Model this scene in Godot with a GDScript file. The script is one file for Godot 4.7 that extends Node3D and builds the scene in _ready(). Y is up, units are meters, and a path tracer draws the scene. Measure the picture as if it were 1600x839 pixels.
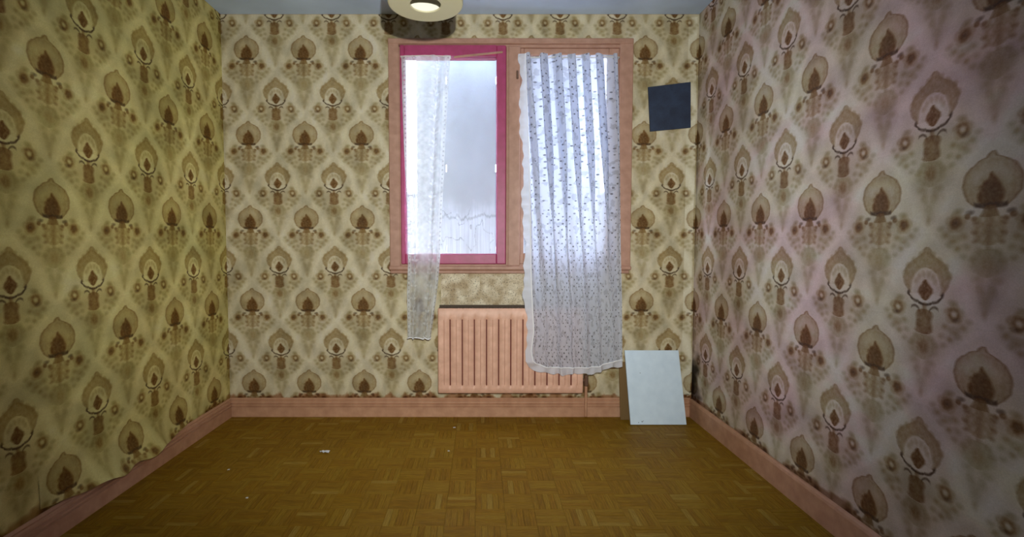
extends Node3D
# An empty, abandoned room: damask wallpaper, a two-light window with curtains, a radiator, mosaic parquet.
# Metres, y up, floor at 0. The back wall is the plane z = -3.03, the side walls x = -1.585 and x = 1.34.

const ZB := -3.03
const XL := -1.585
const XR := 1.34
const H := 2.493
const ZR := 4.4
const TW := 0.3492      # one repeat of the wallpaper
const TH := 0.517
var rng := RandomNumberGenerator.new()
var M := {}
var taken := {}

# ---------------------------------------------------------------- naming and committing
func numbered(called: String) -> String:
	var k: int = taken.get(called, 0)
	taken[called] = k + 1
	return called if k == 0 else "%s_%03d" % [called, k]

func thing(called: String, label: String, category: String, at := Vector3.ZERO, group := "") -> Node3D:
	var o := Node3D.new()
	o.name = numbered(called)
	add_child(o, true)
	o.position = at
	tag(o, label, category, group)
	return o

func tag(o: Node, label: String, category: String, group := "") -> void:
	o.set_meta("label", label)
	o.set_meta("category", category)
	if group != "":
		o.set_meta("group", group)

func obj(called: String, st: SurfaceTool, mat: Material, parent: Node = null) -> MeshInstance3D:
	var mi := MeshInstance3D.new()
	mi.mesh = st.commit()
	mi.material_override = mat
	mi.name = numbered(called) if parent == null else called
	(self if parent == null else parent).add_child(mi, true)
	return mi

func struct(called: String, label: String, st: SurfaceTool, mat: Material) -> MeshInstance3D:
	var o := obj(called, st, mat)
	o.set_meta("kind", "structure")
	o.set_meta("label", label)
	return o

# ---------------------------------------------------------------- shapes
func begin() -> SurfaceTool:
	var st := SurfaceTool.new()
	st.begin(Mesh.PRIMITIVE_TRIANGLES)
	return st

func tri(st: SurfaceTool, a: Vector3, b: Vector3, c: Vector3, n: Vector3, uv := [Vector2(), Vector2(), Vector2()], col := Color.WHITE) -> void:
	var p := [a, b, c]
	var u: Array = uv
	if (b - a).cross(c - a).dot(n) > 0.0:
		p = [a, c, b]
		u = [uv[0], uv[2], uv[1]]
	for i in 3:
		st.set_normal(n)
		if col != Color.WHITE:
			st.set_color(col)
		st.set_uv(u[i])
		st.set_uv2(u[i])
		st.add_vertex(p[i])

func quad(st: SurfaceTool, a: Vector3, b: Vector3, c: Vector3, d: Vector3, n: Vector3, uv := [Vector2(0, 0), Vector2(1, 0), Vector2(1, 1), Vector2(0, 1)], col := Color.WHITE) -> void:
	tri(st, a, b, c, n, [uv[0], uv[1], uv[2]], col)
	tri(st, a, c, d, n, [uv[0], uv[2], uv[3]], col)

# a chamfered box: centre, size, chamfer, turned by t
func bx(st: SurfaceTool, c: Vector3, s: Vector3, ch := 0.002, t := Transform3D(), col := Color.WHITE) -> void:
	var h := s * 0.5
	ch = minf(ch, 0.45 * minf(h.x, minf(h.y, h.z)) * 2.0)
	var pt := func(sg: Vector3, axis: int) -> Vector3:
		var q := Vector3(sg.x * (h.x - ch), sg.y * (h.y - ch), sg.z * (h.z - ch))
		q[axis] = sg[axis] * h[axis]
		return t * (c + q)
	for a in 3:
		var b: int = (a + 1) % 3
		var e: int = (a + 2) % 3
		for s1 in [-1.0, 1.0]:
			var n := Vector3.ZERO
			n[a] = s1
			var q := []
			var uv := []
			for k in [[-1.0, -1.0], [1.0, -1.0], [1.0, 1.0], [-1.0, 1.0]]:
				var sg := Vector3.ZERO
				sg[a] = s1
				sg[b] = k[0]
				sg[e] = k[1]
				q.append(pt.call(sg, a))
				var pc: Vector3 = c + sg * h
				uv.append(Vector2(pc.z if a == 0 else pc.x, pc.z if a == 1 else pc.y))
			quad(st, q[0], q[1], q[2], q[3], t.basis * n, uv, col)
			for s2 in [-1.0, 1.0]:      # edges between axis a and axis b
				var q2 := []
				for k in [-1.0, 1.0]:
					var sg := Vector3.ZERO
					sg[a] = s1
					sg[b] = s2
					sg[e] = k
					q2.append([pt.call(sg, a), pt.call(sg, b)])
				var n2 := Vector3.ZERO
				n2[a] = s1
				n2[b] = s2
				quad(st, q2[0][0], q2[0][1], q2[1][1], q2[1][0], (t.basis * n2).normalized(), [Vector2(), Vector2(), Vector2(), Vector2()], col)
	for sx in [-1.0, 1.0]:
		for sy in [-1.0, 1.0]:
			for sz in [-1.0, 1.0]:
				var sg := Vector3(sx, sy, sz)
				tri(st, pt.call(sg, 0), pt.call(sg, 1), pt.call(sg, 2), (t.basis * sg).normalized(), [Vector2(), Vector2(), Vector2()], col)

# box given by its two corners
func bxx(st: SurfaceTool, a: Vector3, b: Vector3, ch := 0.002) -> void:
	bx(st, (a + b) * 0.5, (b - a).abs(), ch)

# lathe round the y axis: profile of (radius, y), outward normal to the right of the direction of travel
func lathe(st: SurfaceTool, c: Vector3, prof: Array, seg := 64) -> void:
	for i in prof.size() - 1:
		var p: Vector2 = prof[i]
		var q: Vector2 = prof[i + 1]
		var d := (q - p).normalized()
		var nn := Vector2(d.y, -d.x)
		for k in seg:
			var a0 := TAU * k / seg
			var a1 := TAU * (k + 1) / seg
			var r0 := Vector3(cos(a0), 0, sin(a0))
			var r1 := Vector3(cos(a1), 0, sin(a1))
			var v := [c + r0 * p.x + Vector3.UP * p.y, c + r1 * p.x + Vector3.UP * p.y, c + r1 * q.x + Vector3.UP * q.y, c + r0 * q.x + Vector3.UP * q.y]
			var ns := [r0 * nn.x + Vector3.UP * nn.y, r1 * nn.x + Vector3.UP * nn.y, r1 * nn.x + Vector3.UP * nn.y, r0 * nn.x + Vector3.UP * nn.y]
			var order := [0, 1, 2, 0, 2, 3]
			if (v[1] - v[0]).cross(v[2] - v[0]).dot(ns[0]) + (v[2] - v[0]).cross(v[3] - v[0]).dot(ns[0]) > 0.0:
				order = [0, 2, 1, 0, 3, 2]
			for j in order:
				st.set_normal(ns[j])
				st.add_vertex(v[j])

# tube along a path
func tube(st: SurfaceTool, path: Array, r: float, seg := 12) -> void:
	var rings := []
	for i in path.size():
		var d: Vector3 = (path[mini(i + 1, path.size() - 1)] - path[maxi(i - 1, 0)]).normalized()
		var s := d.cross(Vector3(0.31, 0.17, 0.93)).normalized()
		var u := s.cross(d)
		var ring := []
		for k in seg:
			var a := TAU * k / seg
			ring.append([path[i] + (s * cos(a) + u * sin(a)) * r, s * cos(a) + u * sin(a)])
		rings.append(ring)
	for i in path.size() - 1:
		for k in seg:
			var k1 := (k + 1) % seg
			var v := [rings[i][k], rings[i][k1], rings[i + 1][k1], rings[i + 1][k]]
			var order := [0, 1, 2, 0, 2, 3]
			if (v[1][0] - v[0][0]).cross(v[2][0] - v[0][0]).dot(v[0][1]) > 0.0:
				order = [0, 2, 1, 0, 3, 2]
			for j in order:
				st.set_normal(v[j][1])
				st.add_vertex(v[j][0])

# a grid of points (rows of Vector3) as a smooth cloth, with texture coordinates
func sheet(st: SurfaceTool, rows: Array, uvs: Array, uv2s := []) -> void:
	st.set_smooth_group(0)
	for j in rows.size() - 1:
		for i in rows[j].size() - 1:
			for k in [[j, i], [j, i + 1], [j + 1, i + 1], [j, i], [j + 1, i + 1], [j + 1, i]]:
				st.set_smooth_group(0)
				st.set_uv(uvs[k[0]][k[1]])
				st.set_uv2(uv2s[k[0]][k[1]] if uv2s else Vector2(0.3, 0.5))
				st.add_vertex(rows[k[0]][k[1]])
	st.generate_normals()

# reads a table of (key, value) pairs, straight lines between
func along(tab: Array, k: float) -> float:
	if k <= tab[0][0]:
		return tab[0][1]
	for i in tab.size() - 1:
		if k <= tab[i + 1][0]:
			return lerpf(tab[i][1], tab[i + 1][1], (k - tab[i][0]) / (tab[i + 1][0] - tab[i][0]))
	return tab[-1][1]

# ---------------------------------------------------------------- materials
func mat(called: String, col: Color, rough := 0.7) -> StandardMaterial3D:
	var m := StandardMaterial3D.new()
	m.resource_name = called
	m.albedo_color = col
	m.roughness = rough
	M[called] = m
	return m

func noise(sd: int, freq: float, oct := 4) -> FastNoiseLite:
	var n := FastNoiseLite.new()
	n.seed = sd
	n.frequency = freq
	n.fractal_octaves = oct
	return n

func picture(w: int, h: int, bytes: PackedByteArray, alpha := false) -> ImageTexture:
	return ImageTexture.create_from_image(Image.create_from_data(w, h, false, Image.FORMAT_RGBA8 if alpha else Image.FORMAT_RGB8, bytes))

# a noisy map between two colours (multiplied in): blotches and speckles
func mottled(sd: int, w: int, h: int, freq: float, a: Color, b: Color, speck := 0.0, sx := 1.0, sy := 1.0) -> ImageTexture:
	var n := noise(sd, freq, 5)
	var n2 := noise(sd + 1, freq * 9.0, 2)
	var out := PackedByteArray()
	out.resize(w * h * 3)
	var p := 0
	for y in h:
		for x in w:
			var t := clampf(0.5 + 0.8 * n.get_noise_2d(x * sx, y * sy), 0, 1)
			var k := 1.0
			if speck > 0.0 and n2.get_noise_2d(x * sx, y * sy) > 0.42:
				k = 1.0 - speck
			out[p] = int(255 * clampf(lerpf(a.r, b.r, t) * k, 0, 1))
			out[p + 1] = int(255 * clampf(lerpf(a.g, b.g, t) * k, 0, 1))
			out[p + 2] = int(255 * clampf(lerpf(a.b, b.b, t) * k, 0, 1))
			p += 3
	return picture(w, h, out)

# ---------------------------------------------------------------- the wallpaper print
const PS := 5           # pixels per unit; the repeat is 88 by 130 units
const PW := 88 * PS
const PH := 130 * PS
var ink_r := PackedFloat32Array()
var ink_g := PackedFloat32Array()
var ink_b := PackedFloat32Array()
var grain: FastNoiseLite

func ink(cx: float, cy: float, hw: float, hh: float, col: Color, strength: float, soft: float, f: Callable) -> void:
	for py in range(int((cy - hh) * PS), int((cy + hh) * PS) + 1):
		for px in range(int((cx - hw) * PS), int((cx + hw) * PS) + 1):
			var wx := posmod(px, PW)
			var wy := posmod(py, PH)
			var g := grain.get_noise_2d(wx, wy)
			var dx := float(px) / PS - cx + 0.22 * sin(py * 0.13) + 0.5 * g
			var dy := float(py) / PS - cy + 0.22 * sin(px * 0.11)
			var d: float = f.call(dx, dy)
			if d > soft:
				continue
			var a := strength * clampf(0.5 - 0.5 * d / soft, 0, 1) * (0.92 + 0.32 * g)
			var i := wy * PW + wx
			ink_r[i] = lerpf(ink_r[i], col.r, a)
			ink_g[i] = lerpf(ink_g[i], col.g, a)
			ink_b[i] = lerpf(ink_b[i], col.b, a)

func oval(rx: float, ry: float, ox := 0.0, oy := 0.0) -> Callable:
	return func(dx: float, dy: float) -> float: return (sqrt(pow((dx - ox) / rx, 2) + pow((dy - oy) / ry, 2)) - 1.0) * minf(rx, ry)

func twin(rx: float, ry: float, ox: float, oy: float) -> Callable:
	return func(dx: float, dy: float) -> float: return (sqrt(pow((absf(dx) - ox) / rx, 2) + pow((dy - oy) / ry, 2)) - 1.0) * minf(rx, ry)

func twin_ring(rx: float, ry: float, ox: float, oy: float, t: float) -> Callable:
	return func(dx: float, dy: float) -> float: return absf((sqrt(pow((absf(dx) - ox) / rx, 2) + pow((dy - oy) / ry, 2)) - 1.0) * minf(rx, ry)) - t

func shape(tab: Array) -> Callable:       # half-width at each height
	return func(dx: float, dy: float) -> float:
		if dy < tab[0][0] or dy > tab[-1][0]:
			return 9.0
		return absf(dx) - along(tab, dy)

func edge(tab: Array, t: float) -> Callable:
	return func(dx: float, dy: float) -> float:
		if dy < tab[0][0] or dy > tab[-1][0]:
			return 9.0
		return absf(absf(dx) - along(tab, dy)) - t

func make_wallpaper() -> ImageTexture:
	grain = noise(5, 0.045, 3)
	var fine := noise(8, 0.012, 3)
	ink_r.resize(PW * PH)
	ink_g.resize(PW * PH)
	ink_b.resize(PW * PH)
	var cream := Color(0.895, 0.88, 0.825)
	var tan := Color(0.61, 0.525, 0.36)
	var brown := Color(0.415, 0.275, 0.12)
	var dark := Color(0.27, 0.20, 0.14)
	var sage := Color(0.60, 0.555, 0.405)
	for y in PH:
		for x in PW:
			var i := y * PW + x
			var g := 0.5 + 0.5 * sin(x * TAU / PW * 3.0 + 2.0 * sin(y * TAU / PH * 2.0)) * sin(y * TAU / PH * 4.0 + sin(x * TAU / PW * 2.0))
			var c := Color(0.825, 0.795, 0.715).lerp(Color(0.795, 0.76, 0.67), g)
			ink_r[i] = c.r
			ink_g[i] = c.g
			ink_b[i] = c.b
	for k in 2:                                   # both motifs, the second half a repeat across and down
		var cx := 44.0 + 44.0 * k
		var cy := 32.0 + 65.0 * k
		# the pale ogee band that rings each motif
		var band := [[-37.0, 0.0], [-31.0, 4.0], [-24.0, 12.0], [-14.0, 21.0], [-2.0, 27.0], [8.0, 30.0], [18.0, 34.0], [26.0, 40.0], [30.0, 43.0]]
		ink(cx, cy, 46, 38, cream, 0.9, 4.0, edge(band, 5.6))
		ink(cx, cy, 30, 34, cream, 0.6, 5.0, shape([[-33.0, 0.0], [-24.0, 8.0], [-12.0, 20.0], [0.0, 24.0], [12.0, 23.0], [20.0, 12.0]]))
	for k in 2:
		var cx := 44.0 + 44.0 * k
		var cy := 32.0 + 65.0 * k
		# faint foliage that fills the foot of each ogee: a fan, its sprigs and leaf clusters
		ink(cx, cy + 50, 16, 14, sage, 0.5, 2.4, shape([[-8.5, 4.0], [-6.0, 9.0], [-1.0, 11.5], [4.0, 11.0], [8.0, 7.5], [10.5, 2.0]]))
		for s in [-1.3, -0.65, 0.0, 0.65, 1.3]:
			ink(cx + 10.0 * sin(s), cy + 51.0 - 9.5 * cos(s), 5, 5, sage, 0.4, 1.2, oval(2.8, 2.6))
		ink(cx, cy + 51, 8, 9, tan, 0.45, 2.0, oval(4.4, 5.5))
		ink(cx, cy + 62, 16, 8, sage, 0.4, 1.5, twin(3.8, 2.6, 6.5, 0))
		ink(cx, cy + 69, 14, 8, sage, 0.4, 1.5, twin(2.8, 4.0, 4.0, 0))
		ink(cx, cy + 77, 8, 10, sage, 0.36, 2.0, oval(3.6, 6))
		ink(cx, cy + 86, 5, 6, tan, 0.4, 1.2, oval(1.8, 3))
		for s in [[17.0, 33.0, 3.4], [23.5, 35.0, 4.2], [30.0, 32.0, 3.4], [21.0, 41.5, 3.0], [14.5, 40.0, 2.4], [34.0, 27.0, 2.4], [27.0, 39.0, 2.6], [16.0, 47.0, 2.4]]:
			ink(cx, cy + s[1], s[0] + 6, 6, sage, 0.42, 1.2, twin(s[2], s[2] * 0.8, s[0], 0))
		for s in [[17.0, 33.0], [24.0, 36.0], [30.0, 32.0], [21.0, 41.5]]:
			ink(cx, cy + s[1], s[0] + 4, 3, tan, 0.45, 0.9, twin(1.4, 1.1, s[0], 0))
		# petals and heart of the two side flowers
		for s in [[23.0, 18.5], [19.0, 22.0], [27.0, 22.0], [20.5, 26.5], [25.5, 26.5]]:
			ink(cx, cy + s[1], s[0] + 6, 6, tan, 0.45, 1.1, twin(3.6, 3.4, s[0], 0))
		ink(cx, cy + 15, 26, 4, sage, 0.6, 1.2, twin(3.2, 2.0, 21.5, 0))
		if k == 0:
			ink(cx, cy + 23, 30, 7, brown, 0.72, 1.4, twin(4.0, 4.2, 23, 0))
			ink(cx, cy + 23, 27, 4, dark, 0.4, 1.2, twin(1.7, 1.8, 23, 0))
		else:
			ink(cx, cy + 23, 30, 7, brown, 0.55, 1.1, twin_ring(3.4, 3.6, 23, 0, 1.1))
			ink(cx, cy + 25, 30, 7, dark, 0.5, 1.2, twin(2.6, 1.4, 24.5, 2.0))
			ink(cx, cy + 23, 27, 4, cream, 0.4, 1.0, twin(1.5, 1.6, 23, 0))
	# motif with the plain bulb
	var ax := 44.0
	var ay := 32.0
	var bulb := [[-23.5, 0.3], [-21.5, 1.8], [-19.5, 3.0], [-17.5, 8.5], [-13.5, 14.0], [-8.0, 17.6], [-2.0, 18.6], [4.0, 17.6], [9.0, 14.4], [12.5, 9.8], [14.5, 4.0]]
	ink(ax, ay, 22, 27, tan, 0.62, 1.6, shape(bulb))
	ink(ax, ay, 22, 27, brown, 0.5, 1.0, edge(bulb, 1.0))
	for s in [-1.15, -0.75, -0.38, 0.0, 0.38, 0.75, 1.15]:
		ink(ax + 11.5 * sin(s), ay - 1.0 - 11.0 * cos(s), 5, 6, cream, 0.22, 1.4, oval(2.6, 3.8))
	ink(ax, ay + 1, 11, 14, brown, 0.85, 1.3, shape([[-11.0, 0.3], [-8.0, 1.6], [-5.5, 3.6], [-2.0, 6.6], [3.0, 8.5], [7.0, 8.4], [10.5, 6.8], [12.0, 3.0]]))
	ink(ax, ay + 4, 8, 10, dark, 0.25, 3.0, oval(4.5, 6))
	ink(ax, ay + 12.0, 15, 5, dark, 0.85, 0.9, func(dx: float, dy: float) -> float: return maxf(absf(dy - 0.6 + 0.05 * pow(absf(dx) - 6.0, 2)) - (1.5 if absf(dx) > 3.0 else 0.8), absf(dx) - 10.5))
	ink(ax, ay + 16, 8, 5, brown, 0.75, 1.0, shape([[-4.0, 3.0], [0.0, 4.5], [4.0, 6.0]]))
	ink(ax, ay + 17.5, 19, 6, dark, 0.6, 0.8, twin(2.6, 1.5, 13.0, -1.0))
	ink(ax, ay + 18.5, 19, 6, brown, 0.7, 0.8, twin(2.0, 2.0, 14.6, 0.6))
	ink(ax, ay + 20.5, 16, 6, brown, 0.6, 0.8, twin(2.2, 1.7, 9.8, 0.5))
	ink(ax, ay + 27, 14, 16, tan, 0.62, 1.8, shape([[-12.0, 3.0], [-8.0, 6.0], [-4.0, 9.0], [2.0, 10.5], [8.0, 9.0], [12.0, 3.0]]))
	for s in [[4.5, 22.0], [5.0, 28.5], [4.0, 34.5]]:
		ink(ax, ay + s[1], 11, 5, cream, 0.35, 0.9, twin(1.3, 1.5, s[0], 0))
		ink(ax, ay + s[1] + 2, 13, 5, brown, 0.42, 0.9, twin(1.9, 1.3, s[0] + 4.6, 0))
	ink(ax, ay + 28, 4, 14, brown, 0.35, 1.2, oval(1.5, 11))
	# motif with the scalloped shell
	var bxc := 88.0
	var byc := 97.0
	var cap := [[-25.0, 0.3], [-22.5, 2.6], [-20.0, 3.0], [-17.0, 6.5], [-14.0, 12.0], [-9.0, 16.5], [-2.0, 19.0], [4.0, 17.6], [8.5, 14.5], [11.0, 12.0]]
	ink(bxc, byc, 22, 27, tan, 0.72, 1.6, shape(cap))
	ink(bxc, byc, 22, 27, brown, 0.32, 1.0, edge(cap, 0.9))
	for s in [[18.0, -4.0], [15.2, -10.0], [10.0, -14.6], [4.6, -18.6]]:
		ink(bxc, byc, 23, 24, tan, 0.5, 1.0, twin(2.7, 2.7, s[0], s[1]))
	ink(bxc, byc, 15, 20, cream, 0.85, 1.2, shape([[-9.5, 0.5], [-8.0, 4.5], [-4.5, 8.8], [1.0, 11.6], [7.0, 12.6], [11.0, 12.0], [15.0, 8.0], [18.0, 2.0]]))
	for s in [-1.25, -0.75, -0.25, 0.25, 0.75, 1.25]:
		ink(bxc + 8.2 * sin(s), byc + 3.5 - 8.0 * cos(s), 4, 5, tan, 0.42, 1.0, oval(1.5, 2.2))
	ink(bxc, byc + 4, 8, 13, brown, 0.9, 1.1, shape([[-4.5, 0.5], [-1.0, 2.6], [3.0, 5.6], [6.0, 6.0], [10.0, 3.0], [11.5, 1.0]]))
	# the dark scalloped line under the shell: three shallow bows
	ink(bxc, byc + 15, 18, 9, dark, 0.9, 0.7, func(dx: float, dy: float) -> float:
		var q := absf(dx)
		var low := 3.6 - 0.030 * q * q if q < 5.5 else 2.4 - 0.055 * pow(q - 7.8, 2) * (1.6 if q > 7.8 else 1.0) - 0.30 * (q - 5.5)
		return maxf(absf(dy - low) - 1.0, q - 14.0))
	ink(bxc, byc + 10.5, 17, 5, dark, 0.8, 0.8, twin(1.1, 1.7, 14.0, 0))
	ink(bxc, byc + 22, 14, 6, dark, 0.75, 0.8, func(dx: float, dy: float) -> float: return maxf(absf(dy + 1.8 - 0.16 * pow(absf(dx) - 8.5, 2)) - 0.9, absf(absf(dx) - 7.6) - 3.4))
	ink(bxc, byc + 22, 5, 6, brown, 0.6, 1.0, oval(1.6, 4.0))
	ink(bxc, byc + 31, 10, 13, brown, 0.68, 1.4, shape([[-9.0, 1.5], [-7.0, 6.0], [-4.0, 7.0], [0.0, 6.2], [5.0, 6.8], [8.0, 7.2], [10.0, 4.5]]))
	ink(bxc, byc + 31, 6, 10, tan, 0.4, 1.4, oval(2.4, 7))
	ink(bxc, byc + 50, 8, 8, brown, 0.4, 1.8, oval(4.4, 5))
	var out := PackedByteArray()
	out.resize(PW * PH * 3)
	for i in PW * PH:
		var g := 1.0 + 0.05 * grain.get_noise_2d((i % PW) * 3.0, (i / PW) * 3.0)
		out[3 * i] = int(255 * clampf(ink_r[i] * g, 0, 1))
		out[3 * i + 1] = int(255 * clampf(ink_g[i] * g, 0, 1))
		out[3 * i + 2] = int(255 * clampf(ink_b[i] * g, 0, 1))
	return picture(PW, PH, out)

# age stains of one wall: damp blotches, yellowing, a grubby frayed foot
func stains(sd: int, a: Color, b: Color, foot: Color, extra: Callable) -> ImageTexture:
	var w := 512
	var h := 256
	var n := noise(sd, 0.016, 4)
	var n2 := noise(sd + 7, 0.06, 4)
	var out := PackedByteArray()
	out.resize(w * h * 3)
	var p := 0
	for y in h:
		for x in w:
			var c := a.lerp(b, clampf(0.5 + 1.1 * n.get_noise_2d(x, y), 0, 1))
			var m := n2.get_noise_2d(x, y)
			c = c * (1.0 + 0.16 * m)
			var up: float = (1.0 - float(y) / h) * H          # height over the floor
			var f := clampf((0.145 + 0.05 * m - up) / 0.012, 0, 1)
			c = c.lerp(foot, 0.75 * f)
			c = extra.call(c, float(x) / w, up, m)
			out[p] = int(255 * clampf(c.r, 0, 1))
			out[p + 1] = int(255 * clampf(c.g, 0, 1))
			out[p + 2] = int(255 * clampf(c.b, 0, 1))
			p += 3
	return picture(w, h, out)

func papered(called: String, tint: Color, age: Texture2D) -> StandardMaterial3D:
	var m := mat(called, tint, 0.62)
	m.albedo_texture = M.paper_print
	m.metallic_specular = 0.3
	m.detail_enabled = true
	m.detail_blend_mode = BaseMaterial3D.BLEND_MODE_MUL
	m.detail_uv_layer = BaseMaterial3D.DETAIL_UV_2
	m.detail_albedo = age
	return m

# one rectangle of a wall, from s0 to s1 along it and y0 to y1, 0.2 thick behind; place(s, y, depth) gives the point
func wall_piece(st: SurfaceTool, s0: float, s1: float, y0: float, y1: float, u_of: Callable, place: Callable, len0: float, len1: float) -> void:
	var uv := func(s: float, y: float) -> Array: return [Vector2(u_of.call(s), (1.241 - y) / TH + 32.0 / 130.0), Vector2((s - len0) / (len1 - len0), 1.0 - y / H)]
	var c := [[s0, y0], [s1, y0], [s1, y1], [s0, y1]]
	for dep in [0.0, 0.22]:
		var n: Vector3 = (place.call(0.0, 0.0, 0.0) - place.call(0.0, 0.0, 1.0)).normalized() * (1.0 if dep == 0.0 else -1.0)
		var a: Vector3 = place.call(s0, y0, dep)
		var b: Vector3 = place.call(s1, y0, dep)
		var d: Vector3 = place.call(s1, y1, dep)
		var order := [0, 1, 2, 0, 2, 3]
		if (b - a).cross(d - a).dot(n) > 0.0:
			order = [0, 2, 1, 0, 3, 2]
		for k in order:
			var q: Array = uv.call(c[k][0], c[k][1])
			st.set_normal(n)
			st.set_uv(q[0])
			st.set_uv2(q[1])
			st.add_vertex(place.call(c[k][0], c[k][1], dep))
	for k in 4:
		var p: Array = c[k]
		var q: Array = c[(k + 1) % 4]
		var m := Vector2(s0 + s1, y0 + y1) * 0.5
		var out2 := (Vector2(p[0] + q[0], p[1] + q[1]) * 0.5 - m).normalized()
		var n: Vector3 = place.call(out2.x, out2.y, 0.0) - place.call(0.0, 0.0, 0.0)
		quad(st, place.call(p[0], p[1], 0.0), place.call(q[0], q[1], 0.0), place.call(q[0], q[1], 0.22), place.call(p[0], p[1], 0.22), n.normalized(), [Vector2(0.02, 0.2), Vector2(0.02, 0.2), Vector2(0.02, 0.2), Vector2(0.02, 0.2)])

# ---------------------------------------------------------------- the scene
func _ready() -> void:
	rng.seed = 11
	# camera: phone at chest height, level horizon, tilted down 2.8 degrees, its lens centre to the right of the crop's centre
	var cam := Camera3D.new()
	cam.name = "camera"
	cam.projection = Camera3D.PROJECTION_FRUSTUM
	cam.near = 0.05
	cam.far = 200.0
	cam.size = 0.05 * 839.0 / 757.0
	cam.frustum_offset = Vector2(0.05 * 50.0 / 757.0, 0.0)
	cam.position = Vector3(0, 1.087, 0)
	cam.rotation_degrees = Vector3(-2.8, 0, 0)
	add_child(cam)
	cam.current = true
	# overcast sky and the visitor's torch, held above the phone
	var we := WorldEnvironment.new()
	we.name = "world_environment"
	var env := Environment.new()
	env.background_mode = Environment.BG_SKY
	var sky := Sky.new()
	var sm := ProceduralSkyMaterial.new()
	sm.sky_top_color = Color(0.80, 0.87, 1.0)
	sm.sky_horizon_color = Color(0.86, 0.91, 1.0)
	sm.ground_bottom_color = Color(0.35, 0.37, 0.4)
	sm.ground_horizon_color = Color(0.6, 0.64, 0.7)
	sm.sky_energy_multiplier = 4.3
	sky.sky_material = sm
	env.sky = sky
	env.tonemap_mode = Environment.TONE_MAPPER_LINEAR
	env.tonemap_exposure = 1.0
	env.sdfgi_enabled = true
	env.ssao_enabled = true
	env.ssil_enabled = true
	we.environment = env
	add_child(we)
	var torch := SpotLight3D.new()
	torch.name = "torch"
	torch.position = Vector3(0.059, 1.28, 0.0)
	torch.rotation_degrees = Vector3(1.0, 2.0, 0)
	torch.light_color = Color(0.99, 1.0, 0.985)
	torch.light_energy = 5.9
	torch.light_size = 0.012
	torch.spot_range = 12.0
	torch.spot_angle = 49.8
	torch.spot_angle_attenuation = 0.95
	torch.spot_attenuation = 2.0
	torch.shadow_enabled = true
	add_child(torch)

	make_materials()
	build_shell()
	build_window()
	build_outside()
	build_radiator()
	build_lace()
	build_dotted_curtain()
	build_lamp()
	build_boards()
	build_scraps()

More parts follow.
